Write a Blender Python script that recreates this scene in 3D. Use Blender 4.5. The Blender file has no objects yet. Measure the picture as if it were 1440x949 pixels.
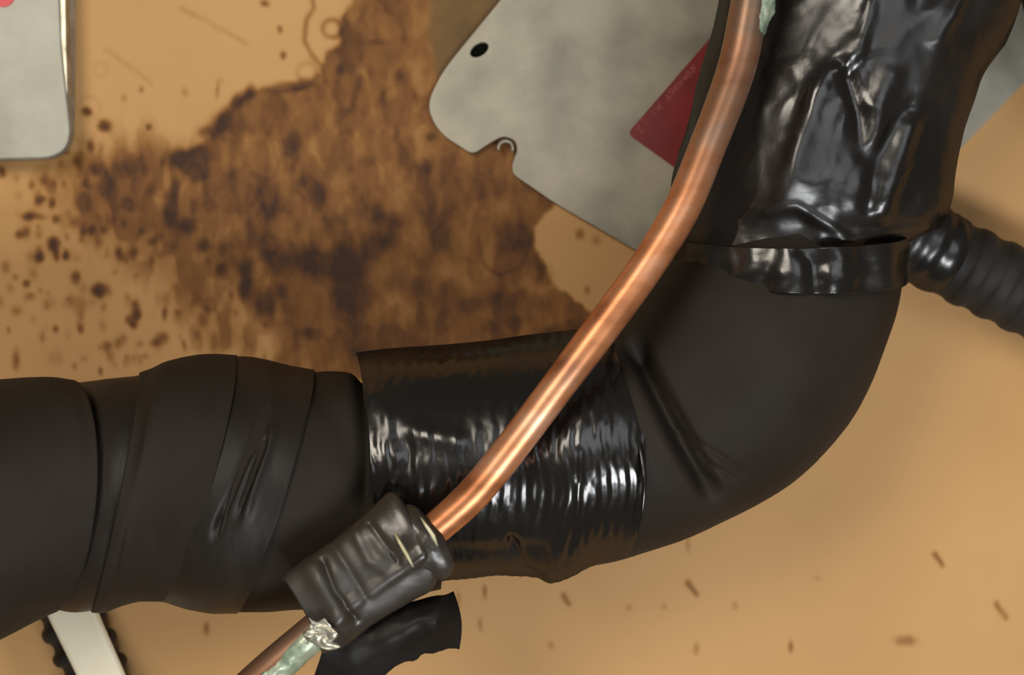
import bpy, bmesh, math, random
import numpy as np
from mathutils import Vector

# ------------------------------------------------------------------ camera, world, lights, exposure
sc = bpy.context.scene
COL = sc.collection
CAM_D = 0.60          # camera stands 0.6 m off the wall
F = 2000.0            # focal length in pixels of the 1440 px wide frame
W, H = 1440.0, 949.0

cam_data = bpy.data.cameras.new('camera')
cam_data.sensor_width = 36.0
cam_data.lens = F / W * 36.0
cam_data.clip_start = 0.01
cam_data.clip_end = 20
cam_data.dof.use_dof = True
cam_data.dof.focus_distance = 0.50
cam_data.dof.aperture_fstop = 9.0
cam = bpy.data.objects.new('camera', cam_data)
cam.location = (0, -CAM_D, 0)
cam.rotation_euler = (math.radians(90), 0, 0)
COL.objects.link(cam)
sc.camera = cam

world = bpy.data.worlds.new('room_light')
sc.world = world
world.use_nodes = True
bgn = world.node_tree.nodes['Background']
bgn.inputs[0].default_value = (1.0, 0.90, 0.78, 1)
bgn.inputs[1].default_value = 0.13


def area(name, loc, target, size, size_y, power, color):
    l = bpy.data.lights.new(name, 'AREA')
    l.shape = 'RECTANGLE'
    l.size = size
    l.size_y = size_y
    l.energy = power
    l.color = color
    o = bpy.data.objects.new(name, l)
    o.location = loc
    d = Vector(target) - Vector(loc)
    o.rotation_euler = d.to_track_quat('-Z', 'Y').to_euler()
    COL.objects.link(o)
    return o


area('room_window_light', (0.28, -0.95, -0.56), (0.05, 0, -0.05), 0.46, 0.22, 7.0, (0.96, 0.98, 1.0))
area('room_fill_light', (0.42, -1.15, 0.22), (0.1, 0, 0), 0.75, 0.45, 2.1, (0.92, 0.95, 1.0))  # broad soft fill, added for grey reflections on the rising tape
area('ceiling_lamp_light', (-0.50, -1.25, 0.44), (-0.05, 0, 0), 0.46, 0.46, 8.2, (1.0, 0.90, 0.76))

sc.view_settings.view_transform = 'Standard'
sc.view_settings.look = 'None'
sc.view_settings.gamma = 1
sc.view_settings.use_curve_mapping = False
sc.view_settings.exposure = 0.0


# ------------------------------------------------------------------ helpers
def P(px, py, y):
    """point on the plane at depth y (metres, wall = 0) seen at photo position px, py"""
    d = CAM_D + y
    return Vector(((px - W / 2) / F * d, y, -(py - H / 2) / F * d))


def pix(v):
    d = CAM_D + v[1]
    return (v[0] * F / d + W / 2, -v[2] * F / d + H / 2)


_rs = np.random.RandomState(7)
_LAT = _rs.rand(256, 256)


def vnoise(x, y):
    x = np.asarray(x, dtype=float); y = np.asarray(y, dtype=float)
    xi = np.floor(x).astype(int); yi = np.floor(y).astype(int)
    fx = x - xi; fy = y - yi
    fx = fx * fx * (3 - 2 * fx); fy = fy * fy * (3 - 2 * fy)
    g = lambda a, b: _LAT[a % 256, b % 256]
    return ((g(xi, yi) * (1 - fx) + g(xi + 1, yi) * fx) * (1 - fy)
            + (g(xi, yi + 1) * (1 - fx) + g(xi + 1, yi + 1) * fx) * fy)


def fbm(x, y, s, octaves=4, seed=0):
    x = np.asarray(x, dtype=float); y = np.asarray(y, dtype=float)
    a = 1.0; t = 0.0; n = 0.0
    for o in range(octaves):
        t = t + a * vnoise(x / s * 2 ** o + 17.3 * (seed + 1) + 31.7 * o, y / s * 2 ** o + 41.9 * (seed + 1) + 11.1 * o)
        n += a
        a *= 0.5
    return t / n - 0.5


def seg_dist(x, y, pts):
    x = np.asarray(x, dtype=float); y = np.asarray(y, dtype=float)
    best = np.full(x.shape, 1e9)
    for (ax, ay), (bx, by) in zip(pts[:-1], pts[1:]):
        dx, dy = bx - ax, by - ay
        t = np.clip(((x - ax) * dx + (y - ay) * dy) / (dx * dx + dy * dy + 1e-9), 0, 1)
        best = np.minimum(best, np.hypot(x - ax - t * dx, y - ay - t * dy))
    return best


def link(name, me, m, parent=None):
    o = bpy.data.objects.new(name, me)
    COL.objects.link(o)
    if m is not None:
        me.materials.append(m)
    if parent is not None:
        o.parent = parent
        o.matrix_parent_inverse.identity()
        o.location = -parent.location
    return o


def mesh(name, verts, faces, m, parent=None, smooth=True):
    me = bpy.data.meshes.new(name)
    me.from_pydata([tuple(v) for v in verts], [], faces)
    me.update()
    if smooth:
        me.polygons.foreach_set('use_smooth', [True] * len(me.polygons))
    return link(name, me, m, parent)


def thing(name, label, cat, loc):
    o = bpy.data.objects.new(name, None)
    o.empty_display_size = 0.01
    o.location = loc
    COL.objects.link(o)
    o['label'] = label
    o['category'] = cat
    return o


def cr(vals, n):
    """Catmull-Rom through a list of tuples, n samples"""
    v = np.array(vals, dtype=float)
    v = np.vstack([2 * v[0] - v[1], v, 2 * v[-1] - v[-2]])
    out = []
    segs = len(vals) - 1
    for k in range(n):
        u = k / (n - 1) * segs
        i = min(int(u), segs - 1)
        t = u - i
        p0, p1, p2, p3 = v[i], v[i + 1], v[i + 2], v[i + 3]
        out.append(0.5 * ((2 * p1) + (-p0 + p2) * t + (2 * p0 - 5 * p1 + 4 * p2 - p3) * t * t
                          + (-p0 + 3 * p1 - 3 * p2 + p3) * t ** 3))
    return np.array(out)


def sleeve(name, stations, yc, m, parent, n=60, seg=96, bow=0.0, depth=1.0, disp=None, cap=0.0,
           solid=0.0, arc=None):
    """Tube of elliptical rings. A station is (ax, ay, bx, by): the two silhouette points of the ring.
    bow leans the front of the ring along the run; disp(px, py) pushes the skin out (in photo pixels);
    cap > 0 turns both ends inwards; solid > 0 gives an open sheet of that thickness; yc number or list."""
    st = [tuple(s) for s in stations]
    if isinstance(yc, (int, float)):
        yc = [yc] * len(st)
    S = cr([s + (y,) for s, y in zip(st, yc)], n)
    rings = []
    k = 0.001 / (F / 1000 / 0.53) * 1000 / 1000   # metres per pixel near the pipes
    kk = 0.53 / F
    for i in range(n):
        ax, ay, bx, by, y = S[i]
        A = P(ax, ay, y); B = P(bx, by, y)
        M = (A + B) / 2
        U = (A - B) / 2
        r = U.length
        j0, j1 = max(0, i - 1), min(n - 1, i + 1)
        M0 = (P(S[j0][0], S[j0][1], S[j0][4]) + P(S[j0][2], S[j0][3], S[j0][4])) / 2
        M1 = (P(S[j1][0], S[j1][1], S[j1][4]) + P(S[j1][2], S[j1][3], S[j1][4])) / 2
        T = (M1 - M0).normalized()
        rings.append((M, U, T, r))
    t0, t1 = (0, 2 * math.pi) if arc is None else arc
    closed = arc is None
    cnt = seg if closed else seg + 1
    pts = np.zeros((n, cnt, 3)); nrm = np.zeros((n, cnt, 3))
    for i, (M, U, T, r) in enumerate(rings):
        for j in range(cnt):
            t = t0 + (t1 - t0) * j / seg
            c, s = math.cos(t), math.sin(t)
            v = M + U * c + Vector((0, -r * depth * s, 0)) + T * (bow * kk * max(0.0, s))
            pts[i, j] = v
            nn = U.normalized() * c + Vector((0, -s, 0))
            nrm[i, j] = nn
    if disp is not None:
        d = CAM_D + pts[:, :, 1]
        px = pts[:, :, 0] * F / d + W / 2
        py = -pts[:, :, 2] * F / d + H / 2
        th = (t0 + (t1 - t0) * np.arange(cnt) / seg)[None, :] * np.ones((n, 1))
        D = disp(px, py, th)
        pts += nrm * (D * kk)[:, :, None]
    layers = [pts]
    if cap > 0 and solid == 0:
        cen = np.array([tuple(r[0]) for r in rings])
        def shrink(i, q, f):
            c = cen[i][None, :]
            T = np.array(rings[i][2])
            return c + (pts[i] - c) * q + T[None, :] * f * kk
        front = [shrink(0, 0.90, cap * 0.5), shrink(0, 0.97, -cap * 0.1)]
        back = [shrink(n - 1, 0.97, cap * 0.1), shrink(n - 1, 0.90, -cap * 0.5)]
        pts = np.concatenate([np.array([front[0], front[1]]), pts, np.array([back[0], back[1]])])
    nn_ = pts.shape[0]
    verts = pts.reshape(-1, 3)
    faces = []
    for i in range(nn_ - 1):
        for j in range(seg):
            a = i * cnt + j
            b = i * cnt + (j + 1) % cnt
            faces.append((a, a + cnt, b + cnt, b) if True else None)
    if cap > 0 and solid == 0 and closed:
        faces.append(tuple(range(cnt)))
        faces.append(tuple((nn_ - 1) * cnt + j for j in reversed(range(cnt))))
    o = mesh(name, verts, faces, m, parent)
    if solid > 0:
        s_ = o.modifiers.new('thickness', 'SOLIDIFY')
        s_.thickness = solid
        s_.offset = 0
    return o


def pipe(name, pts, m, parent, n=80, seg=32, ridge=None, squash=1.0):
    """round pipe: pts are (px, py, y, radius px)"""
    S = cr(pts, n)
    C = [P(s[0], s[1], s[2]) for s in S]
    R = [s[3] / F * (CAM_D + s[2]) for s in S]
    verts = []; faces = []
    length = 0.0
    for i in range(n):
        T = (C[min(n - 1, i + 1)] - C[max(0, i - 1)]).normalized()
        X = T.cross(Vector((0, 1, 0))).normalized()
        Y = T.cross(X).normalized()
        if i:
            length += (C[i] - C[i - 1]).length
        r = R[i]
        if ridge:
            r *= ridge(length)
        for j in range(seg):
            a = 2 * math.pi * j / seg
            verts.append(C[i] + X * (r * math.cos(a)) + Y * (r * squash * math.sin(a)))
    for i in range(n - 1):
        for j in range(seg):
            a = i * seg + j; b = i * seg + (j + 1) % seg
            faces.append((a, b, b + seg, a + seg))
    faces.append(tuple(reversed(range(seg))))
    faces.append(tuple((n - 1) * seg + j for j in range(seg)))
    return mesh(name, verts, faces, m, parent)


def rounded(poly, radii, k=6):
    """round the corners of a pixel polygon"""
    out = []
    n = len(poly)
    for i in range(n):
        p = np.array(poly[i], float); a = np.array(poly[i - 1], float); b = np.array(poly[(i + 1) % n], float)
        r = radii[i] if isinstance(radii, (list, tuple)) else radii
        if r <= 0:
            out.append(tuple(p)); continue
        da = (a - p); db = (b - p)
        la, lb = np.linalg.norm(da), np.linalg.norm(db)
        r = min(r, la * 0.49, lb * 0.49)
        pa = p + da / la * r; pb = p + db / lb * r
        for t in np.linspace(0, 1, k):
            q = (1 - t) ** 2 * pa + 2 * t * (1 - t) * p + t * t * pb
            out.append(tuple(q))
    return out


def slab(name, poly, y_back, y_front, m, parent, bevel=0.0, poly_front=None, holes=()):
    bm = bmesh.new()
    pf = poly_front or poly
    vb = [bm.verts.new(P(x, y, y_back)) for x, y in poly]
    vf = [bm.verts.new(P(*pix_shift(x, y, y_back, y_front) if poly_front is None else (x, y), y_front)) for x, y in pf]
    n = len(poly)
    for i in range(n):
        j = (i + 1) % n
        bm.faces.new((vb[i], vb[j], vf[j], vf[i]))
    if not holes:
        bm.faces.new(vf)
        bm.faces.new(list(reversed(vb)))
    else:
        edges = [bm.edges.get((vf[i], vf[(i + 1) % n])) for i in range(n)]
        for hp in holes:
            hf = [bm.verts.new(P(x, y, y_front)) for x, y in hp]
            hb = [bm.verts.new(P(x, y, y_front) + Vector((0, y_back - y_front, 0))) for x, y in hp]
            h = len(hp)
            for i in range(h):
                bm.faces.new((hf[i], hf[(i + 1) % h], hb[(i + 1) % h], hb[i]))
            edges += [bm.edges.get((hf[i], hf[(i + 1) % h])) for i in range(h)]
        bmesh.ops.triangle_fill(bm, use_beauty=True, edges=edges)
    bmesh.ops.recalc_face_normals(bm, faces=bm.faces)
    me = bpy.data.meshes.new(name)
    bm.to_mesh(me); bm.free()
    o = link(name, me, m, parent)
    if bevel > 0:
        b = o.modifiers.new('bevel', 'BEVEL')
        b.width = bevel; b.segments = 4; b.limit_method = 'ANGLE'; b.angle_limit = math.radians(50)
        me.polygons.foreach_set('use_smooth', [True] * len(me.polygons))
        wn = o.modifiers.new('normals', 'WEIGHTED_NORMAL')
    return o


def pix_shift(x, y, yb, yf):
    """straight extrusion: where the wall-side outline lands after moving towards the camera"""
    v = P(x, y, yb)
    v.y = yf
    return pix(v)


# ------------------------------------------------------------------ materials
def new_mat(name):
    m = bpy.data.materials.new(name)
    m.use_nodes = True
    nt = m.node_tree
    return m, nt, nt.nodes['Principled BSDF']


def N(nt, kind, **kw):
    n = nt.nodes.new(kind)
    for k, v in kw.items():
        if k.startswith('i_'):
            n.inputs[k[2:].replace('_', ' ')].default_value = v
        else:
            setattr(n, k, v)
    return n


def ramp(nt, stops):
    r = nt.nodes.new('ShaderNodeValToRGB')
    e = r.color_ramp.elements
    e[0].position, e[0].color = stops[0][0], stops[0][1] + (1,)
    e[1].position, e[1].color = stops[-1][0], stops[-1][1] + (1,)
    for p, c in stops[1:-1]:
        k = e.new(p); k.color = c + (1,)
    return r


def simple(name, c1, c2, scale, rough, metal=0.0, bump=0.0, bump_scale=300.0, spec=0.5, detail=5.0, rough2=None, stretch=None):
    m, nt, b = new_mat(name)
    L = nt.links
    tc = N(nt, 'ShaderNodeTexCoord')
    src = tc.outputs['Object']
    if stretch:
        mp = N(nt, 'ShaderNodeMapping'); mp.inputs['Scale'].default_value = stretch
        L.new(src, mp.inputs[0]); src = mp.outputs[0]
    n = N(nt, 'ShaderNodeTexNoise'); n.inputs['Scale'].default_value = scale; n.inputs['Detail'].default_value = detail
    L.new(src, n.inputs['Vector'])
    r = ramp(nt, [(0.35, c1), (0.65, c2)])
    L.new(n.outputs['Fac'], r.inputs[0]); L.new(r.outputs[0], b.inputs['Base Color'])
    b.inputs['Metallic'].default_value = metal
    b.inputs['Roughness'].default_value = rough
    b.inputs['Specular IOR Level'].default_value = spec
    if rough2 is not None:
        mr = N(nt, 'ShaderNodeMapRange'); mr.inputs[1].default_value = 0.35; mr.inputs[2].default_value = 0.65
        mr.inputs[3].default_value = rough; mr.inputs[4].default_value = rough2
        L.new(n.outputs['Fac'], mr.inputs[0]); L.new(mr.outputs[0], b.inputs['Roughness'])
    if bump:
        n2 = N(nt, 'ShaderNodeTexNoise'); n2.inputs['Scale'].default_value = bump_scale; n2.inputs['Detail'].default_value = 4
        L.new(src, n2.inputs['Vector'])
        bp = N(nt, 'ShaderNodeBump'); bp.inputs['Strength'].default_value = bump; bp.inputs['Distance'].default_value = 0.001
        L.new(n2.outputs['Fac'], bp.inputs['Height']); L.new(bp.outputs[0], b.inputs['Normal'])
    return m


def tape_mat(name, rough=0.2, ridge_rot=(0, 0, 0), ridge_scale=420.0, ridge=0.35, col=(0.007, 0.006, 0.005), crinkle=0.3, gloss=0.052):
    """glossy vinyl tape: fine cross ridges and soft dents"""
    m, nt, b = new_mat(name)
    L = nt.links
    b.inputs['Base Color'].default_value = col + (1,)
    b.inputs['Specular IOR Level'].default_value = 0.42
    tc = N(nt, 'ShaderNodeTexCoord')
    mp = N(nt, 'ShaderNodeMapping'); mp.inputs['Rotation'].default_value = ridge_rot
    L.new(tc.outputs['Object'], mp.inputs[0])
    wv = N(nt, 'ShaderNodeTexWave', wave_type='BANDS', bands_direction='X')
    wv.inputs['Scale'].default_value = ridge_scale / 10; wv.inputs['Distortion'].default_value = 5.0
    wv.inputs['Detail'].default_value = 2.5; wv.inputs['Detail Scale'].default_value = 1.2
    L.new(mp.outputs[0], wv.inputs['Vector'])
    ns = N(nt, 'ShaderNodeTexNoise'); ns.inputs['Scale'].default_value = 60; ns.inputs['Detail'].default_value = 4
    L.new(tc.outputs['Object'], ns.inputs['Vector'])
    b1 = N(nt, 'ShaderNodeBump'); b1.inputs['Strength'].default_value = ridge; b1.inputs['Distance'].default_value = 0.0006
    b2 = N(nt, 'ShaderNodeBump'); b2.inputs['Strength'].default_value = crinkle; b2.inputs['Distance'].default_value = 0.004
    L.new(wv.outputs['Fac'], b1.inputs['Height']); L.new(ns.outputs['Fac'], b2.inputs['Height'])
    L.new(b1.outputs[0], b2.inputs['Normal'])
    n3 = N(nt, 'ShaderNodeTexNoise'); n3.inputs['Scale'].default_value = 45
    L.new(tc.outputs['Object'], n3.inputs['Vector'])
    mr = N(nt, 'ShaderNodeMapRange'); mr.inputs[1].default_value = 0.35; mr.inputs[2].default_value = 0.7
    mr.inputs[3].default_value = rough * 0.8; mr.inputs[4].default_value = rough * 1.7
    L.new(n3.outputs['Fac'], mr.inputs[0])
    # dull vinyl body under an even, thin gloss
    nt.nodes.remove(b)
    df = N(nt, 'ShaderNodeBsdfDiffuse'); df.inputs['Color'].default_value = col + (1,)
    gl = N(nt, 'ShaderNodeBsdfGlossy'); gl.inputs['Color'].default_value = (1, 1, 1, 1)
    L.new(mr.outputs[0], gl.inputs['Roughness'])
    L.new(b2.outputs[0], gl.inputs['Normal'])
    lw = N(nt, 'ShaderNodeLayerWeight'); lw.inputs['Blend'].default_value = 0.25
    fm = N(nt, 'ShaderNodeMapRange'); fm.inputs[3].default_value = gloss; fm.inputs[4].default_value = gloss * 2.0
    L.new(lw.outputs['Facing'], fm.inputs[0])
    ms = N(nt, 'ShaderNodeMixShader')
    L.new(fm.outputs[0], ms.inputs[0]); L.new(df.outputs[0], ms.inputs[1]); L.new(gl.outputs[0], ms.inputs[2])
    L.new(ms.outputs[0], nt.nodes['Material Output'].inputs['Surface'])
    return m


def wall_mat():
    m, nt, b = new_mat('stained_board')
    L = nt.links
    at = N(nt, 'ShaderNodeAttribute', attribute_name='stain')
    ol = N(nt, 'ShaderNodeAttribute', attribute_name='olive_zone')
    tc = N(nt, 'ShaderNodeTexCoord')
    n1 = N(nt, 'ShaderNodeTexNoise'); n1.inputs['Scale'].default_value = 90; n1.inputs['Detail'].default_value = 5
    n1.inputs['Distortion'].default_value = 0.8
    mp = N(nt, 'ShaderNodeMapping'); mp.inputs['Scale'].default_value = (1.35, 1, 0.8)
    L.new(tc.outputs['Object'], mp.inputs[0]); L.new(mp.outputs[0], n1.inputs['Vector'])
    n2 = N(nt, 'ShaderNodeTexVoronoi'); n2.inputs['Scale'].default_value = 150
    L.new(mp.outputs[0], n2.inputs['Vector'])
    # stain' = stain * (0.65 + noise * 0.7)
    a1 = N(nt, 'ShaderNodeMath', operation='MULTIPLY_ADD'); a1.inputs[1].default_value = 1.1; a1.inputs[2].default_value = 0.36
    L.new(n1.outputs['Fac'], a1.inputs[0])
    a3 = N(nt, 'ShaderNodeMath', operation='MULTIPLY_ADD'); a3.inputs[1].default_value = 0.10
    L.new(n2.outputs['Distance'], a3.inputs[0]); L.new(a1.outputs[0], a3.inputs[2])
    a2 = N(nt, 'ShaderNodeMath', operation='MULTIPLY')
    L.new(a3.outputs[0], a2.inputs[0]); L.new(at.outputs['Fac'], a2.inputs[1])
    r = ramp(nt, [(0.0, (0.570, 0.325, 0.125)), (0.22, (0.39, 0.195, 0.056)), (0.42, (0.240, 0.101, 0.022)),
                  (0.68, (0.130, 0.048, 0.009)), (1.0, (0.050, 0.017, 0.006))])
    L.new(a2.outputs[0], r.inputs[0])
    # slow change of the board's own tone
    n4 = N(nt, 'ShaderNodeTexNoise'); n4.inputs['Scale'].default_value = 9
    L.new(tc.outputs['Object'], n4.inputs['Vector'])
    r4 = ramp(nt, [(0.3, (0.90, 0.88, 0.86)), (0.7, (1.05, 1.04, 1.05))])
    L.new(n4.outputs['Fac'], r4.inputs[0])
    mx = N(nt, 'ShaderNodeMix', data_type='RGBA', blend_type='MULTIPLY'); mx.inputs[0].default_value = 1
    L.new(r.outputs[0], mx.inputs[6]); L.new(r4.outputs[0], mx.inputs[7])
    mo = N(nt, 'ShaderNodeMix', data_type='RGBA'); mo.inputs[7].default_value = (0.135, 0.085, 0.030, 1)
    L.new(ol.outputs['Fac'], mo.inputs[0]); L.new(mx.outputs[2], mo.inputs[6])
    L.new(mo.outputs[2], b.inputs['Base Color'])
    b.inputs['Roughness'].default_value = 0.62
    b.inputs['Specular IOR Level'].default_value = 0.3
    bp = N(nt, 'ShaderNodeBump'); bp.inputs['Strength'].default_value = 0.12; bp.inputs['Distance'].default_value = 0.001
    L.new(n1.outputs['Fac'], bp.inputs['Height']); L.new(bp.outputs[0], b.inputs['Normal'])
    return m


M_wall = wall_mat()
M_plate = simple('painted_metal', (0.24, 0.225, 0.175), (0.42, 0.385, 0.295), 38, 0.42, 0.25, 0.05, 120, rough2=0.55)
M_plate_cool = simple('galvanised_metal', (0.25, 0.245, 0.20), (0.43, 0.425, 0.37), 55, 0.40, 0.25, 0.05, 150, rough2=0.52)
M_rim = simple('bright_metal_edge', (0.22, 0.20, 0.14), (0.50, 0.47, 0.37), 70, 0.32, 0.6, 0.5, 120)
M_foam = simple('foam_rubber', (0.019, 0.0146, 0.0108), (0.025, 0.0198, 0.0155), 30, 0.66, 0.0, 0.10, 700, spec=0.14)
M_wrap = simple('matte_wrap', (0.009, 0.0068, 0.0048), (0.018, 0.0140, 0.0110), 22, 0.48, 0.0, 0.10, 220, spec=0.26, stretch=(2.2, 1, .6))
M_conduit = simple('conduit_plastic', (0.013, 0.0115, 0.010), (0.024, 0.0215, 0.019), 60, 0.62, 0.0, 0.1, 400, spec=0.3)
M_band = tape_mat('glossy_tape', 0.19, ridge=0.30, ridge_scale=620, crinkle=0.06)
M_upper = tape_mat('crinkled_glossy_tape', 0.27, ridge_rot=(0, math.radians(25), 0), ridge=0.10, ridge_scale=500, crinkle=0.12)
M_small = tape_mat('loose_tape', 0.34, ridge_rot=(0, math.radians(-40), 0), ridge=0.06, ridge_scale=300, col=(0.030, 0.024, 0.018), crinkle=0.15)
M_flap = tape_mat('dull_tape', 0.60, ridge=0.03, col=(0.010, 0.0085, 0.007), crinkle=0.08, gloss=0.014)
M_dark = simple('hole_shade_black', (0.002, 0.002, 0.002), (0.003, 0.003, 0.003), 50, 0.9, spec=0.1)  # near-black paint for the shade in the plate's hole
M_glue = simple('pale_tape_edge', (0.45, 0.40, 0.20), (0.70, 0.66, 0.45), 200, 0.35)
M_patina = simple('green_patina', (0.16, 0.24, 0.16), (0.46, 0.52, 0.38), 160, 0.38, 0.35, 0.6, 180)
M_silver = simple('silvery_film', (0.30, 0.29, 0.22), (0.60, 0.58, 0.48), 120, 0.32, 0.6, 0.4, 90)
M_red = simple('red_label', (0.19, 0.006, 0.005), (0.25, 0.009, 0.008), 60, 0.42)
M_redtop = simple('bright_red_mark', (0.62, 0.012, 0.03), (0.70, 0.02, 0.04), 60, 0.4)
M_letter = simple('faded_lettering', (0.36, 0.06, 0.05), (0.44, 0.09, 0.08), 200, 0.6)
M_white = simple('ivory_plastic', (0.88, 0.79, 0.56), (0.93, 0.86, 0.66), 30, 0.38)


def copper_mat():
    m, nt, b = new_mat('copper')
    L = nt.links
    tc = N(nt, 'ShaderNodeTexCoord')
    mp = N(nt, 'ShaderNodeMapping'); mp.inputs['Rotation'].default_value = (0, math.radians(55), 0); mp.inputs['Scale'].default_value = (0.35, 1, 1.3)
    L.new(tc.outputs['Object'], mp.inputs[0])
    n = N(nt, 'ShaderNodeTexNoise'); n.inputs['Scale'].default_value = 70; n.inputs['Detail'].default_value = 6
    L.new(mp.outputs[0], n.inputs['Vector'])
    r = ramp(nt, [(0.30, (0.30, 0.100, 0.036)), (0.50, (0.58, 0.235, 0.100)), (0.72, (0.68, 0.38, 0.24))])
    L.new(n.outputs['Fac'], r.inputs[0])
    # tarnish towards the upper end
    at = N(nt, 'ShaderNodeAttribute', attribute_name='tarnish')
    mx = N(nt, 'ShaderNodeMix', data_type='RGBA'); mx.inputs[7].default_value = (0.20, 0.135, 0.095, 1)
    mu = N(nt, 'ShaderNodeMath', operation='MULTIPLY')
    L.new(at.outputs['Fac'], mu.inputs[0]); L.new(n.outputs['Fac'], mu.inputs[1])
    mc = N(nt, 'ShaderNodeMath', operation='MULTIPLY'); mc.inputs[1].default_value = 1.7; mc.use_clamp = True
    L.new(mu.outputs[0], mc.inputs[0]); L.new(mc.outputs[0], mx.inputs[0])
    L.new(r.outputs[0], mx.inputs[6]); L.new(mx.outputs[2], b.inputs['Base Color'])
    b.inputs['Metallic'].default_value = 0.62
    b.inputs['Roughness'].default_value = 0.36
    bp = N(nt, 'ShaderNodeBump'); bp.inputs['Strength'].default_value = 0.15; bp.inputs['Distance'].default_value = 0.0006
    L.new(n.outputs['Fac'], bp.inputs['Height']); L.new(bp.outputs[0], b.inputs['Normal'])
    return m


M_copper = copper_mat()

# ------------------------------------------------------------------ the wall with its stain
xs = np.concatenate([[-2400, -1200, -600, -200], np.arange(-60, 1503, 3.0), [1650, 2000, 2700, 3900]])
ys = np.concatenate([[-2400, -1200, -500, -150], np.arange(-48, 1000, 3.0), [1150, 1500, 2200, 3400]])
GX, GY = np.meshgrid(xs, ys)
# the stain's ragged outline
wx = GX + 16 * fbm(GX, GY, 46, 4, 1) + 7 * fbm(GX, GY, 13, 3, 2)
wy = GY + 20 * fbm(GX, GY, 46, 4, 3) + 8 * fbm(GX, GY, 13, 3, 4)


def inside(x, y, poly):
    r = np.zeros(x.shape, bool)
    n = len(poly)
    for i in range(n):
        x1, y1 = poly[i]; x2, y2 = poly[(i + 1) % n]
        if y1 == y2:
            continue
        c = ((y1 > y) != (y2 > y)) & (x < (x2 - x1) * (y - y1) / (y2 - y1) + x1)
        r ^= c
    return r


def sdf(x, y, poly):
    d = seg_dist(x, y, list(poly) + [poly[0]])
    return np.where(inside(x, y, poly), d, -d)


def sm(a, b, v):
    t = np.clip((v - a) / (b - a), 0, 1)
    return t * t * (3 - 2 * t)


main = [(500, -60), (496, 0), (484, 20), (482, 60), (462, 74), (452, 98), (430, 118), (398, 122), (356, 128), (328, 148),
        (306, 172), (284, 200), (262, 225), (245, 262), (240, 310), (262, 345), (292, 372), (318, 405), (350, 440), (378, 480),
        (400, 540), (800, 520), (850, 460), (812, 420), (776, 396), (748, 356), (752, 320), (776, 292), (800, 240), (760, 0), (760, -60)]
d_main = sdf(wx, wy, main)
soft = 5 + 34 * sm(440, 330, GX) * sm(225, 330, GY)
stain = 0.50 * sm(-0.8, 1.0, d_main / soft)

# tide line along the top-left edge only
edge = np.exp(-(d_main / 6.0) ** 2) * sm(520, 440, GX) * sm(330, 250, GY)
stain += 0.20 * edge
# paler brown spread to the left
left_zone = [(100, 215), (150, 205), (200, 195), (262, 205), (280, 330), (345, 440), (385, 500), (300, 505), (230, 400), (150, 330), (100, 300), (60, 260)]
stain = np.maximum(stain, 0.34 * sm(-34, 34, sdf(wx, wy, left_zone)))
stain += 0.16 * np.exp(-(((GX - 120) / 170) ** 2 + ((GY - 290) / 75) ** 2)) * (1 - sm(-0.8, 1.0, d_main / soft))

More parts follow.
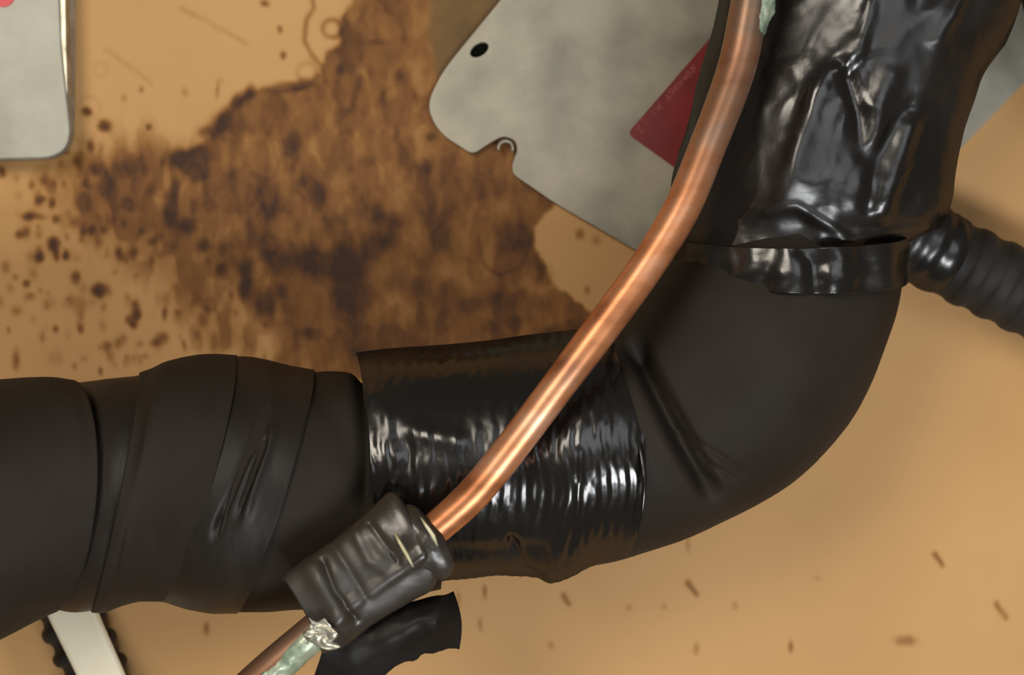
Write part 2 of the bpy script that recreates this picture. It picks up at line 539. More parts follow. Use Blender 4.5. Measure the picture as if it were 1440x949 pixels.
blobs = [(322, 158, 13, 9, .3), (300, 182, 12, 12, .3), (262, 226, 30, 16, .3), (270, 240, 14, 8, .3), (415, 120, 22, 6, .25), (345, 132, 10, 6, .3), (333, 142, 9, 9, .5), (353, 128, 8, 9, .5), (312, 172, 14, 12, .45), (290, 185, 12, 8, .4), (275, 222, 22, 15, .45), (248, 222, 16, 11, .5),
         (400, 122, 18, 8, .3), (425, 118, 10, 8, .35), (135, 237, 11, 10, .7), (150, 262, 12, 22, .4), (182, 230, 19, 17, .35),
         (240, 300, 9, 16, .6), (262, 318, 14, 12, .5), (290, 345, 10, 8, .5), (247, 270, 5, 20, .3), (180, 288, 8, 9, .8), (118, 285, 10, 12, .5),
         (352, 322, 7, 16, .45), (380, 285, 12, 22, .3), (445, 275, 14, 16, .35), (425, 255, 6, 10, .3), (530, 300, 8, 16, .4), (415, 215, 6, 14, .25),
         (430, 360, 28, 18, .40), (385, 365, 18, 16, .35), (475, 375, 44, 18, .45), (500, 355, 30, 14, .3), (535, 340, 22, 13, .35),
         (490, 420, 28, 48, .38), (375, 425, 14, 18, .5), (396, 410, 8, 10, .45), (435, 470, 14, 8, .4), (552, 310, 25, 12, .25),
         (520, 225, 10, 8, .2), (595, 235, 14, 10, .25), (717, 335, 22, 20, .35), (700, 425, 28, 18, .3), (660, 430, 18, 12, .3),
         (690, 458, 14, 12, .3), (343, 405, 8, 15, .45), (312, 380, 8, 10, .5), (345, 378, 8, 10, .4), (755, 425, 10, 10, .25), (765, 385, 12, 14, .25),
         (725, 455, 12, 12, .25), (500, 490, 30, 14, .2), (605, 192, 6, 6, .35), (745, 262, 24, 14, .22), (600, 300, 16, 20, .15), (560, 400, 34, 14, .18),
         (640, 350, 14, 20, .14), (478, 98, 6, 7, .35), (563, 106, 8, 7, .25), (530, 60, 16, 4, .2),
         (122, 157, 7, 6, .8), (146, 176, 9, 9, .75), (127, 207, 5, 9, .5), (44, 260, 5, 7, .4), (58, 281, 6, 5, .5), (73, 285, 5, 7, .6),
         (38, 305, 8, 6, .5), (54, 304, 12, 5, .3), (79, 308, 5, 5, .6), (26, 331, 6, 6, .6), (75, 343, 8, 9, .95), (79, 358, 4, 8, .6),
         (55, 362, 7, 7, .8), (92, 360, 5, 6, .8), (8, 376, 6, 9, .35), (106, 392, 7, 9, .5), (36, 399, 5, 6, .6), (140, 408, 11, 9, .95),
         (22, 390, 5, 5, .3), (113, 428, 10, 14, .25), (70, 425, 9, 9, .18), (42, 417, 7, 5, .35), (118, 322, 6, 9, .4), (129, 323, 5, 7, .45),
         (145, 322, 6, 6, .35), (168, 357, 5, 10, .5), (190, 356, 5, 8, .45), (78, 462, 4, 6, .55), (114, 463, 4, 6, .5), (12, 465, 3, 5, .4),
         (22, 508, 5, 12, .45), (141, 521, 3, 6, .7), (192, 442, 6, 7, .5), (183, 450, 7, 7, .6), (187, 458, 5, 5, .6), (228, 476, 9, 9, .5),
         (218, 482, 7, 6, .4), (232, 440, 4, 9, .45), (150, 487, 6, 8, .4), (155, 500, 6, 8, .25), (178, 510, 6, 8, .22), (258, 483, 3, 6, .4),
         (285, 450, 8, 12, .3), (393, 42, 4, 6, .5), (398, 77, 4, 6, .5), (372, 5, 6, 5, .6), (198, 126, 3, 5, .35), (175, 137, 5, 5, .2),
         (260, 130, 5, 6, .2), (306, 128, 3, 9, .3), (309, 114, 6, 6, .12), (209, 178, 4, 5, .5), (2, 243, 4, 8, .6), (92, 213, 5, 5, .4),
         (290, 884, 4, 9, .4), (645, 843, 3, 11, .25), (682, 832, 3, 9, .4), (676, 878, 3, 9, .3), (884, 854, 5, 5, .2), (934, 853, 4, 5, .2),
         (1034, 851, 4, 6, .22), (1273, 901, 15, 7, .35), (979, 912, 4, 9, .3), (1112, 910, 4, 8, .4), (968, 766, 3, 10, .25), (776, 907, 4, 6, .2),
         (815, 330, 6, 7, .35), (838, 338, 7, 7, .2), (826, 408, 4, 6, .3), (1150, 812, 8, 4, .12), (770, 430, 20, 16, .12)]
bx = GX + 4 * fbm(GX, GY, 16, 3, 5)
by = GY + 5 * fbm(GX, GY, 16, 3, 6)
for cx, cy, rx, ry, s in blobs:
    q = ((bx - cx) / rx) ** 2 + ((by - cy) / ry) ** 2
    stain += s * np.exp(-(q ** 1.4) * 0.9)
for pts, w_, s in [([(436, -10), (442, 12), (431, 26), (428, 55), (438, 78), (452, 92), (458, 115)], 3.6, .34),
                   ([(255, 12), (300, 34), (345, 60)], 4, .12), ([(150, 70), (178, 90), (212, 118)], 4, .09),
                   ([(507, 108), (500, 130), (493, 155)], 5, .25), ([(967, 818), (979, 835)], 4, .42), ([(792, 836), (799, 848)], 4, .38),
                   ([(1314, 778), (1325, 795)], 4, .42), ([(1402, 848), (1414, 868)], 4.5, .38), ([(240, 235), (247, 262), (243, 300)], 6, .2),
                   ([(672, 335), (678, 370), (702, 388), (735, 372), (746, 340), (736, 318)], 3, .18),
                   ([(500, 10), (487, 40), (488, 60)], 4, .08)]:
    stain += s * np.exp(-(seg_dist(bx, by, pts) / w_) ** 2)
for cx, cy, r, w_, s in [(466, 40, 13, 4, .30), (142, 98, 10, 3, .07), (432, 100, 13, 4, .14), (124, 152, 16, 3, .08), (680, 300, 9, 4, .1)]:
    stain += s * np.exp(-((np.hypot(bx - cx, by - cy) - r) / w_) ** 2)
# many small specks in the left field
rr = random.Random(5)
for _ in range(230):
    x = rr.uniform(0, 400); y = rr.uniform(225, 520)
    if rr.random() > math.exp(-((x - 170) / 170) ** 2) + 0.15:
        continue
    rx = rr.uniform(2.5, 7); ry = rx * rr.uniform(.9, 1.9)
    s = rr.uniform(.08, .34)
    ix = np.abs(xs - x) < 30; iy = np.abs(ys - y) < 30
    sub = np.ix_(iy, ix)
    stain[sub] += s * np.exp(-(((bx[sub] - x) / rx) ** 2 + ((by[sub] - y) / ry) ** 2))
# drips and flakes inside the stain, longer than wide
cl = fbm(GX * 1.35 + 6 * fbm(GX, GY, 9, 2, 51), GY * 0.75, 40, 3, 9)
c2 = fbm(GX * 1.35 + 5 * fbm(GX, GY, 8, 2, 52), GY * 0.72, 25, 2, 19)
dm = sm(-0.8, 1.0, d_main / soft)
fine = 0.45 + 0.55 * sm(-0.1, 0.1, fbm(GX, GY, 120, 2, 23) + 0.0011 * (GY - 250))
stain += (0.15 * sm(0.0, 0.10, cl) - 0.07 * sm(0.02, 0.12, -cl) + (0.07 * sm(0.02, 0.09, c2) - 0.08 * sm(0.03, 0.10, -c2)) * fine) * dm
stain += (0.12 * sm(0.0, 0.06, c2) - 0.10 * sm(0.0, 0.08, -c2)) * sm(-50, 20, sdf(wx, wy, left_zone)) * (1 - dm)
stain += 0.04 * np.maximum(0, fbm(GX, GY, 60, 3, 12))
stain = np.clip(stain, 0, 1)
olive_zone = 0.75 * sm(-6, 8, sdf(wx, wy, [(604, -60), (606, 40), (616, 120), (650, 150), (760, 0), (760, -60)]))  # darker olive-brown zone along the plate's left edge
zz = 0.0006 * fbm(GX, GY, 240, 2, 20) * ((GX > -50) & (GX < 1500) & (GY > -40) & (GY < 1000))
ny, nx = GX.shape
VX = (GX - W / 2) / F * CAM_D
VZ = -(GY - H / 2) / F * CAM_D
co = np.stack([VX, np.maximum(0, zz), VZ], -1).reshape(-1, 3)
idx = np.arange(nx * ny).reshape(ny, nx)
quads = np.stack([idx[:-1, :-1], idx[1:, :-1], idx[1:, 1:], idx[:-1, 1:]], -1).reshape(-1, 4)
me = bpy.data.meshes.new('wall_back')
me.vertices.add(len(co)); me.vertices.foreach_set('co', co.ravel())
me.loops.add(quads.size); me.loops.foreach_set('vertex_index', quads.ravel().astype(np.int32))
me.polygons.add(len(quads)); me.polygons.foreach_set('loop_start', np.arange(0, quads.size, 4, dtype=np.int32))
me.update(calc_edges=True)
me.validate()
a = me.attributes.new('stain', 'FLOAT', 'POINT'); a.data.foreach_set('value', stain.ravel().astype(np.float32))
a = me.attributes.new('olive_zone', 'FLOAT', 'POINT'); a.data.foreach_set('value', olive_zone.ravel().astype(np.float32))
me.polygons.foreach_set('use_smooth', [True] * len(me.polygons))
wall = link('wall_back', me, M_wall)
wall['kind'] = 'structure'
wall['label'] = 'tan painted board wall with a large brown water stain'

# ------------------------------------------------------------------ tilted metal bracket plate
plate = thing('bracket_plate', 'tilted cream metal plate with rounded corner, black hole and red sticker', 'metal plate', P(850, 200, 0))
outline = [(760, -60), (706, 0), (622, 103), (600, 150), (618, 188), (665, 218), (690, 201), (708, 192), (725, 198), (728, 211), (720, 234), (722, 246), (777, 284),
           (900, 356), (1101, 474), (1200, 368), (1342, 216), (1442, 113), (1520, 30), (1440, -120), (800, -120)]
rad = [0, 0, 40, 34, 20, 9, 9, 9, 9, 9, 6, 6, 0, 0, 12, 0, 0, 0, 0, 0, 0]
hole = [(674 + 13 * math.cos(t) * 1.0 - 2 * math.sin(t), 70 + 10.5 * math.sin(t) - 3 * math.cos(t)) for t in [2 * math.pi * k / 20 for k in range(20)]]
pl = rounded(outline, rad)
slab('plate', pl, -0.0008, -0.0035, M_plate, plate, bevel=0.0006, holes=[hole])
# rim of the bent-over left edge
rim_pts = [(706, 0), (622, 103), (604, 150), (616, 183), (640, 198), (690, 214)]
# black sheet behind the hole, its colour stands for the shade inside
hl = [(674 + (x - 674) * 1.25, 70 + (y - 70) * 1.25) for x, y in hole]
slab('hole_shade_sheet', hl, -0.0001, -0.0012, M_dark, plate)
# torn curl of metal in the notch
cv = []
cf = []
for i in range(9):
    t = i / 8 * math.pi * 1.2
    for j, dy in enumerate((-0.0030, -0.0065)):
        cv.append(P(711 + 12 * math.cos(t - 0.4), 206 - 12 * math.sin(t - 0.4) + (3 if j else 0), dy))
    if i:
        cf.append((2 * i - 2, 2 * i, 2 * i + 1, 2 * i - 1))
o = mesh('bent_tab', cv, cf, M_rim, plate)
s_ = o.modifiers.new('thickness', 'SOLIDIFY'); s_.thickness = 0.0010
o['label'] = 'bent grey metal tab in the notch'

# red sticker: a thin sheet on the plate, with worn lettering
lab = rounded([(882, 188), (1012, 38), (1120, 120), (985, 262)], [9, 3, 3, 3])
st = slab('sticker', lab, -0.0035, -0.0039, M_red, plate)
st['label'] = 'dark red sticker with worn lettering'
u = Vector((130, -150)).normalized(); v = Vector((u.y * -1, u.x))   # along the line of print, and across it
rr = random.Random(11)
glyph = []
def stroke(a, b, w_=1.5):
    a = Vector(a); b = Vector(b); d = (b - a).normalized() * (w_ / 2); n_ = Vector((-d.y, d.x))
    k = len(glyph)
    glyph.extend([a - n_, b - n_, b + n_, a + n_])
base = Vector((899, 190))
def at(s, h):
    q = base + u * s + v * (-h)
    return (q.x, q.y)
shapes = {'x': [((0, 0), (5, 9)), ((0, 9), (5, 0))], 'i': [((1, 0), (1, 9))], 'V': [((0, 9), (3, 0)), ((3, 0), (6, 9))],
          'N': [((0, 0), (0, 9)), ((0, 9), (5, 0)), ((5, 0), (5, 9))], 'W': [((0, 9), (2, 0)), ((2, 0), (4, 8)), ((4, 8), (6, 0)), ((6, 0), (8, 9))],
          'T': [((0, 9), (6, 9)), ((3, 9), (3, 0))], 'A': [((0, 0), (3, 9)), ((3, 9), (6, 0)), ((1, 3), (5, 3))], ' ': []}
s0 = 4
for ch in ['x', ' ', 'i', ' ', 'T', 'W', ' ', ' ', 'A', 'V', 'N', 'N', 'W', 'A', 'N']:
    for (x0, y0), (x1, y1) in shapes[ch]:
        stroke(at(s0 + x0, y0 * 1.2 - 1), at(s0 + x1, y1 * 1.2 - 1))
    s0 += 9 if ch != ' ' else 6
gv = [P(g.x, g.y, -0.00395) for g in glyph]
gf = [(4 * i, 4 * i + 1, 4 * i + 2, 4 * i + 3) for i in range(len(gv) // 4)]
sl = mesh('lettering', gv, gf, M_letter, st, smooth=False)
sl.location = (0, 0, 0)

# ------------------------------------------------------------------ upper left metal box
box = thing('metal_box', 'pale grey metal box with rounded lower corner and red mark in the upper left corner', 'metal box', P(50, 100, 0))
base_p = rounded([(-120, -120), (108, -120), (107, 60), (105, 224), (-120, 232)], [0, 0, 0, 44, 0], 8)
front_p = rounded([(-120, -120), (80, -120), (86, 60), (103, 221), (-120, 229)], [0, 0, 0, 46, 0], 8)
slab('box_body', base_p, -0.0008, -0.0150, M_plate_cool, box, bevel=0.0009, poly_front=front_p)
slab('edge_strip', rounded([(86, -100), (96, -100), (99, 60), (101, 135), (93, 135), (90, 60)], 3), -0.0095, -0.0143, M_rim, box, bevel=0.0006)
rm = slab('red_mark', [(4 + 17 * math.cos(t), -6 + 16 * math.sin(t)) for t in [2 * math.pi * k / 28 for k in range(28)]], -0.0150, -0.0154, M_redtop, box)
rm['label'] = 'rounded bright red mark'

# ------------------------------------------------------------------ corrugated conduits, strip and cable behind the pipe
def corrugation(pitch, amp):
    def f(l):
        s = math.sin(2 * math.pi * l / pitch)
        return 1 + amp * math.copysign(abs(s) ** 0.6, s)
    return f


con = thing('corrugated_conduit', 'thick black corrugated conduit leaving the right edge of the picture beside the elbow', 'conduit', P(1350, 380, 0))
pipe('conduit_tube', [(1600, 492, -.024, 56), (1500, 442, -.024, 56), (1400, 393, -.024, 56), (1310, 347, -.024, 55), (1240, 290, -.022, 50), (1205, 200, -.020, 44), (1230, 80, -.020, 44), (1270, -80, -.020, 44)],
     M_conduit, con, n=420, seg=40, ridge=corrugation(0.0121, 0.034))
con2 = thing('corrugated_conduit', 'thin black corrugated conduit half hidden behind the white strip at lower left', 'conduit', P(110, 900, 0))
pipe('conduit_tube', [(200, 1120, -.0145, 42), (160, 1010, -.0145, 42), (128, 930, -.0145, 42), (100, 866, -.0145, 42), (75, 790, -.0145, 42), (60, 700, -.0145, 42)],
     M_conduit, con2, n=260, seg=36, ridge=corrugation(0.0105, 0.10))
ws = slab('plastic_strip', [(50, 815), (124, 815), (146, 872), (189, 970), (250, 1110), (180, 1110), (122, 970), (74, 872)], -0.0265, -0.0315, M_white, None, bevel=0.0024)
ws['label'] = 'flat ivory white plastic strip below the black pipe at lower left'
ws['category'] = 'plastic strip'
cb = pipe('power_cable', [(1452, -60, -.03, 24), (1462, 0, -.03, 24), (1476, 40, -.03, 24), (1500, 90, -.03, 24), (1540, 150, -.03, 24)], M_conduit, None, n=40, seg=24)
cb['label'] = 'sliver of black cable in the top right corner beside the cream plate'
cb['category'] = 'cable'

# ------------------------------------------------------------------ the insulated pipe
YC = -0.078
ip = thing('insulated_pipe', 'thick black foam insulated pipe bending at an elbow, wrapped in glossy and matte tape', 'pipe', P(700, 600, 0))


def bump_lines(lines):
    def f(px, py):
        d = 0
        for pts, w_, dep in lines:
            d = d + dep * np.exp(-(seg_dist(px, py, pts) / w_) ** 2)
        return d
    return f


def lean_noise(amp, s, seed, sx=1.0, sy=1.0):
    return lambda px, py: amp * fbm(px * sx, py * sy, s, 3, seed)


# big sleeve at the far left
sleeve('foam_sleeve', [(-160, 552, -160, 960), (-60, 540, -60, 925), (0, 534, -10, 903), (45, 531, 35, 880), (75, 531, 58, 867), (98, 534, 74, 858)],
       YC, M_foam, ip, n=40, bow=95, depth=0.96, cap=12, disp=lambda x, y, t: 3 * fbm(x, y, 90, 3, 31))
# wraps spiralling to the right
l2 = bump_lines([([(125, 560), (128, 680), (112, 790)], 9, -5), ([(160, 560), (160, 700), (140, 800)], 26, 3)])
sleeve('tape_wrap', [(86, 541, 60, 849), (120, 537, 96, 858), (160, 533, 118, 859), (205, 526, 140, 855), (225, 520, 158, 848)], YC, M_wrap, ip, n=50, bow=68, depth=0.90, cap=6,
       disp=lambda x, y, t: 2.5 * fbm(x, y * .4, 40, 3, 32) + l2(x, y))
sleeve('tape_wrap', [(196, 524, 128, 860), (215, 517, 150, 860), (240, 506, 175, 850), (275, 499, 196, 844), (305, 498, 214, 843), (330, 499, 232, 843)], YC, M_foam, ip, n=50, bow=50, depth=0.95, cap=5,
       disp=lambda x, y, t: 2.5 * fbm(x, y * .4, 50, 3, 33))
l4 = bump_lines([([(372, 585), (345, 650), (322, 705), (305, 745)], 6, -9), ([(372, 625), (350, 685), (338, 715)], 4, -8),
                 ([(352, 640), (330, 690), (318, 720)], 7, 5), ([(385, 600), (365, 660), (345, 720)], 8, 5),
                 ([(275, 660), (262, 720), (250, 760)], 26, 2)])
sleeve('tape_wrap', [(292, 508, 206, 834), (320, 502, 224, 842), (350, 501, 245, 848), (380, 507, 270, 854), (410, 514, 300, 859), (440, 519, 330, 859)], YC, M_wrap, ip, n=90, bow=38, depth=0.93, cap=5,
       disp=lambda x, y, t: 2.5 * fbm(x, y * .5, 36, 3, 34) + l4(x, y))
l5 = bump_lines([([(430, 530), (470, 580), (500, 640), (515, 690)], 20, -5), ([(512, 520), (516, 640), (512, 700)], 12, -15)])
sleeve('tape_wrap', [(392, 513, 296, 858), (415, 516, 340, 858), (450, 521, 400, 856), (490, 524, 480, 850), (540, 526, 560, 838), (600, 524, 620, 826)], YC, M_foam, ip, n=90, bow=10, depth=0.94, cap=5,
       disp=lambda x, y, t: 4 * fbm(x, y * .6, 60, 3, 35) + l5(x, y))

# the glossy tape band, a loose sheet open at its left end
lb = bump_lines([([(640, 775), (700, 775), (760, 770)], 14, -4), ([(720, 760), (735, 800), (760, 812)], 8, -7), ([(525, 560), (560, 600), (640, 620)], 14, 4),
                 ([(818, 640), (812, 720), (795, 790)], 5, -3), ([(560, 600), (575, 640), (560, 690)], 12, -4)])


def band_disp(x, y, t):
    rip = 1.0 * np.sin(x / 2.1 + 3 * np.sin(y / 23.0) + 2 * fbm(x, y, 30, 2, 50)) * sm(560, 640, y) 
    return 2.5 * fbm(x, y, 80, 2, 36) + lb(x, y) + rip * .30


bd = sleeve('tape_band', [(500, 497, 520, 818), (540, 492, 560, 816), (600, 487, 620, 813), (660, 482, 660, 810), (700, 478, 700, 806), (735, 473, 735, 809),
                     (765, 469, 768, 816), (795, 466, 795, 809), (825, 464, 822, 795), (850, 466, 848, 786), (862, 472, 866, 782)],
       YC, M_band, ip, n=170, seg=160, bow=28, depth=1.03, solid=0.0006, disp=band_disp)
bd['label'] = 'glossy black tape band around the straight run'
lp = pipe('band_lip', [(884, 590, -.1150, 1.5), (894, 610, -.1180, 3.5), (902, 640, -.1215, 4), (906, 680, -.1230, 3.5), (903, 720, -.1215, 2), (897, 750, -.1180, 1.5)], M_band, ip, n=40, seg=12)
lp['label'] = 'raised shiny lip where the band ends'
# foam elbow
le = bump_lines([([(896, 490), (920, 540), (955, 612), (998, 690)], 12, -34), ([(950, 600), (1000, 655), (1032, 672)], 4, -5), ([(962, 610), (1010, 640), (1045, 665)], 4, -4),
                 ([(870, 500), (905, 590), (940, 640)], 16, 4), ([(1000, 400), (1080, 440), (1120, 500)], 40, 3), ([(945, 560), (990, 640), (1012, 690)], 3, -5)])
sleeve('foam_elbow', [(560, 520, 560, 830), (700, 496, 700, 800), (790, 482, 790, 798), (840, 472, 850, 790), (860, 458, 900, 777), (868, 448, 960, 757), (876, 438, 1040, 720),
                      (882, 428, 1110, 678), (890, 415, 1165, 625), (901, 398, 1207, 565), (915, 380, 1238, 495), (930, 362, 1258, 430), (952, 340, 1265, 385), (970, 300, 1270, 330), (990, 240, 1290, 260)],
       YC, M_foam, ip, n=240, seg=200, depth=0.98, cap=6, disp=lambda x, y, t: 4 * fbm(x, y, 90, 3, 38) + le(x, y))['label'] = 'smooth matte foam elbow with a deep crease'

# crinkled glossy tape around the rising run
lu = bump_lines([([(1098, 280), (1120, 220), (1150, 120), (1200, 60)], 14, 6), ([(1185, 90), (1208, 160), (1215, 215)], 12, -8), ([(1150, 130), (1130, 200), (1120, 270)], 18, 5),
                 ([(1225, 200), (1235, 150), (1250, 110)], 16, 6), ([(1240, 300), (1260, 240), (1275, 180)], 14, 7), ([(1222, 290), (1236, 220), (1276, 150)], 12, -6),
                 ([(1230, -20), (1210, 70), (1180, 100)], 9, 6), ([(1310, 60), (1340, 10), (1360, -30)], 9, 7), ([(1295, 120), (1325, 60), (1350, 0)], 14, 4),
                 ([(1080, 300), (1120, 290), (1180, 330)], 8, 5), ([(1180, 340), (1260, 325), (1310, 320)], 8, 6), ([(1310, 150), (1290, 250), (1270, 330)], 18, -5)])


def up_disp(x, y, t):
    # crinkles run with the pipe
    a_ = x * .93 + y * .37; b_ = -x * .37 + y * .93
    n1 = fbm(a_, b_ * .45, 62, 2, 41)
    rid = 1 - np.abs(fbm(a_, b_ * .5, 38, 2, 42)) * 6
    return 15 * n1 + 1.5 * np.clip(rid, 0, 1) + lu(x, y) + 2


sleeve('tape_wrap', [(940, 352, 1262, 362), (944, 325, 1278, 340), (946, 295, 1312, 318), (948, 262, 1326, 290), (958, 222, 1332, 236), (970, 178, 1345, 184), (986, 118, 1370, 112),
                     (1003, 55, 1404, 58), (1018, 0, 1422, 2), (1035, -60, 1446, -60), (1050, -130, 1470, -130)],
       YC, M_upper, ip, n=200, seg=220, bow=0, depth=0.92, cap=4, disp=up_disp)['label'] = 'crinkled glossy black tape around the rising run'


def hem_disp(x, y, t):
    return 7 * fbm(x, y, 30, 2, 44) + 4 * np.sin(x / 11.0 + 1.5 + 2 * fbm(x, y, 40, 2, 45)) * sm(1040, 1110, x) + 4


sleeve('tape_hem', [(934, 332, 1270, 326), (934, 350, 1270, 346), (934, 366, 1271, 366), (936, 386, 1268, 390)], YC, M_upper, ip, n=40, seg=220, bow=30, depth=1.02, solid=0.0007,
       disp=hem_disp)['label'] = 'wrinkled shiny hem where the tape ends on the elbow'

pipe('tape_collar', [(1232, 305, -.030, 60), (1262, 322, -.029, 61), (1290, 337, -.0285, 60), (1316, 352, -.0275, 58), (1330, 358, -.0265, 57)], M_upper, ip, n=50, seg=60,
     ridge=lambda l: 1 + 0.02 * math.sin(l * 900))['label'] = 'tape wrapped over the start of the corrugated conduit'

# ------------------------------------------------------------------ the copper pipe
cp = thing('copper_pipe', 'thin bare copper pipe crossing diagonally in front of the black insulated pipe', 'pipe', P(800, 520, 0))
path = [(1120, -190, -.118, 28), (1082, -90, -.120, 28), (1058, -10, -.122, 27), (1036, 95, -.124, 27), (993, 211, -.128, 26), (956, 298, -.131, 26), (904, 382, -.133, 25),
        (832, 480, -.134, 25), (783, 545, -.134, 24), (728, 618, -.133, 24), (668, 692, -.132, 24), (610, 745, -.131, 23), (530, 812, -.130, 23), (440, 888, -.128, 24), (372, 948, -.127, 26),
        (300, 1015, -.126, 26), (180, 1130, -.125, 26)]
ct = pipe('copper_tube', path, M_copper, cp, n=260, seg=48)
nv = len(ct.data.vertices)
cc = np.zeros(nv * 3); ct.data.vertices.foreach_get('co', cc); cc = cc.reshape(-1, 3)
pxs = cc[:, 0] * F / (CAM_D + cc[:, 1]) + W / 2; pys = -cc[:, 2] * F / (CAM_D + cc[:, 1]) + H / 2
tn = sm(330, 120, pys) * 0.85 + 0.6 * np.exp(-(np.hypot(pxs - 800, pys - 520) / 22) ** 2) + 0.8 * sm(780, 900, pys) + .7 * sm(60, 10, pys)
at_ = ct.data.attributes.new('tarnish', 'FLOAT', 'POINT'); at_.data.foreach_set('value', np.clip(tn, 0, 1).astype(np.float32))


def crust(name, pts, m, r_extra, a0, a1, n=40, seg=20, seed=3, lump=0.25):
    """shell lying over part of the copper tube, between two angles round it"""
    S = cr(pts, n)
    C = [P(*s[:3]) for s in S]; R = [s[3] / F * (CAM_D + s[2]) for s in S]
    verts = []; faces = []
    for i in range(n):
        T = (C[min(n - 1, i + 1)] - C[max(0, i - 1)]).normalized()
        X = T.cross(Vector((0, 1, 0))).normalized(); Y = T.cross(X).normalized()
        e = math.sin(math.pi * i / (n - 1)) ** 0.4
        for j in range(seg + 1):
            f = j / seg
            wob = float(fbm(i * 3.0, j * 5.0, 12, 3, seed))
            a_ = a0 + (a1 - a0) * f + wob * 0.5 * (1 if j in (0, seg) else 0)
            edge_ = math.sin(math.pi * f) ** 0.5
            r = R[i] * (0.93 + (0.07 + r_extra * (1 + lump * 8 * wob)) * edge_ * e)
            verts.append(C[i] + X * r * math.cos(a_) + Y * r * math.sin(a_))
    for i in range(n - 1):
        for j in range(seg):
            k = i * (seg + 1) + j
            faces.append((k, k + 1, k + seg + 2, k + seg + 1))
    return mesh(name, verts, faces, m, cp)


# which side: X points to the ... determined by T x Y; angle pi/2 is towards the wall or the camera
pat = crust('patina_crust', [(455, 876, -.128, 25), (425, 901, -.128, 26), (395, 928, -.127, 26), (360, 959, -.127, 26), (320, 998, -.126, 26)], M_patina, 0.12, -0.6, 1.9, seed=5)
pat['label'] = 'pale green patina below the taped joint'
pt2 = crust('patina_crust', [(1090, -110, -.120, 28), (1062, -30, -.122, 27), (1053, 14, -.122, 27), (1045, 48, -.123, 27)], M_patina, 0.25, -0.6, 1.2, seed=8)
pt2['label'] = 'pale green patina near the top of the picture'

# loose tape on the copper pipe
lt = bump_lines([([(470, 770), (490, 800), (515, 840)], 7, -3.5), ([(500, 750), (520, 790), (540, 800)], 8, 3), ([(520, 735), (545, 770), (560, 790)], 5, -2.5), ([(440, 800), (470, 850), (480, 880)], 14, 5),
                 ([(470, 872), (500, 845), (600, 775)], 9, 6), ([(455, 790), (470, 830), (500, 870)], 5, -6)])
sleeve('tape_wrap', [(397, 813, 452, 918), (420, 795, 478, 912), (447, 776, 510, 888), (475, 758, 540, 866), (500, 734, 566, 852), (525, 710, 588, 838), (550, 692, 606, 828), (566, 706, 613, 812)], -.131,
       M_small, cp, n=80, seg=120, bow=10, depth=0.46, solid=0.0007, disp=lambda x, y, t: 6 * fbm(x, y, 50, 2, 61) + lt(x, y))['label'] = 'loose wrinkled brownish black tape around the copper pipe'
sleeve('tape_wrap', [(520, 752, 575, 830), (555, 716, 606, 818), (580, 712, 626, 814), (596, 724, 634, 802), (602, 730, 634, 796)], -.132, M_small, cp, n=50, seg=90, bow=10, depth=0.56, solid=0.0005,
       disp=lambda x, y, t: 5 * fbm(x, y, 26, 3, 62))['label'] = 'inner layer of bluish black tape'


def ribbon(name, pts, w_, m, parent, th=0.0003):
    vs = []; fs = []
    for i, (x, y, z, k) in enumerate(pts):
        vs += [P(x - w_ * k, y, z), P(x + w_ * k, y + 1, z)]
        if i:
            fs.append((2 * i - 2, 2 * i, 2 * i + 1, 2 * i - 1))
    o = mesh(name, vs, fs, m, parent)
    s_ = o.modifiers.new('thickness', 'SOLIDIFY'); s_.thickness = th
    return o


ribbon('tape_edge', [(554, 746, -.1465, .5), (562, 762, -.148, 1.1), (571, 778, -.148, 1.3), (581, 797, -.147, .5)], 2.2, M_glue, cp)['label'] = 'thin yellowish tape edge'
ribbon('tape_edge', [(592, 727, -.1455, .5), (600, 739, -.147, 1.2), (608, 751, -.147, 1.5), (615, 767, -.146, .5)], 2.2, M_glue, cp)['label'] = 'thin yellowish tape edge'

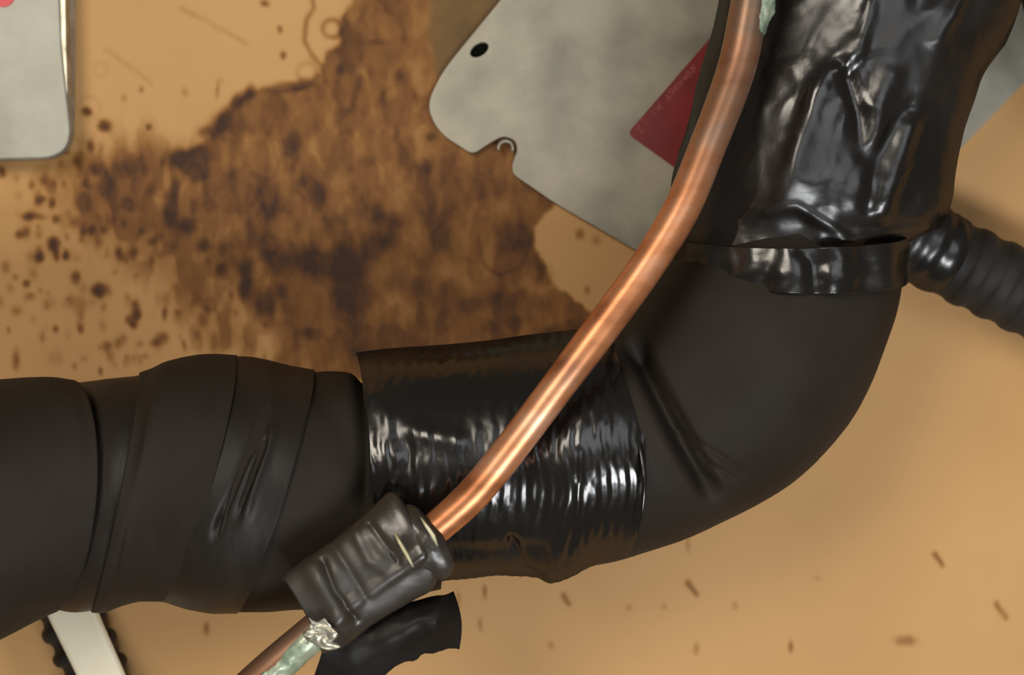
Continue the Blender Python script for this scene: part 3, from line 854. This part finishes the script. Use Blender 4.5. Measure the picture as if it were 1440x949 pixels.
# flap hanging below: a curved sheet
fo = cr([(600, 815, 560, 800), (612, 838, 520, 840), (585, 850, 470, 880), (575, 868, 455, 925), (560, 900, 462, 950)], 5)
rows = []
edge_top = cr([(468, 872), (520, 858), (570, 848), (608, 838), (626, 836), (638, 831)], 34)
edge_bot = cr([(440, 955), (485, 985), (535, 953), (580, 927), (615, 916), (646, 914)], 34)
vs = []; fs = []
for i in range(34):
    for j in range(22):
        f = j / 21
        p = edge_top[i] * (1 - f) + edge_bot[i] * f
        if i > 26:
            p = p + np.array([1, 0]) * 7 * math.sin(math.pi * f) * (i - 26) / 7
        if j == 21:
            p = p + np.array([0, 1]) * float(fbm(i * 6.0, 3.0, 14, 2, 70)) * 9
        dep = -0.124 - 0.010 * math.sin(math.pi * f) + 0.006 * f + 0.004 * float(fbm(p[0], p[1], 34, 3, 71)) + 0.012 * sm(24, 33, i) * 1.0
        vs.append(P(p[0], p[1], float(dep)))
for i in range(33):
    for j in range(21):
        k = i * 22 + j
        fs.append((k, k + 1, k + 23, k + 22))
o = mesh('tape_flap', vs, fs, M_flap, cp)
s_ = o.modifiers.new('thickness', 'SOLIDIFY'); s_.thickness = 0.0006
o['label'] = 'dull black tape end sticking out below the copper pipe'
# torn silvery film at the lower end of the tape
vs = []; fs = []
for i in range(20):
    for j in range(10):
        u_, v_ = i / 19, j / 9
        x = 432 + 44 * v_ - 6 * u_ + 5 * math.sin(9 * u_ + 5 * v_)
        y = 866 + 40 * u_ + 8 * v_ + 5 * math.sin(7 * v_ + 3 * u_)
        x += (12 * u_ - 4) * v_
        vs.append(P(x * .9 + 444 * .1, y * .9 + 890 * .1, -0.1425 + 0.003 * float(fbm(i * 8.0, j * 9.0, 20, 3, 80))))
for i in range(19):
    for j in range(9):
        k = i * 10 + j
        fs.append((k, k + 1, k + 11, k + 10))
o = mesh('torn_film', vs, fs, M_silver, cp)
s_ = o.modifiers.new('thickness', 'SOLIDIFY'); s_.thickness = 0.0003
o['label'] = 'torn silvery scrap of film'
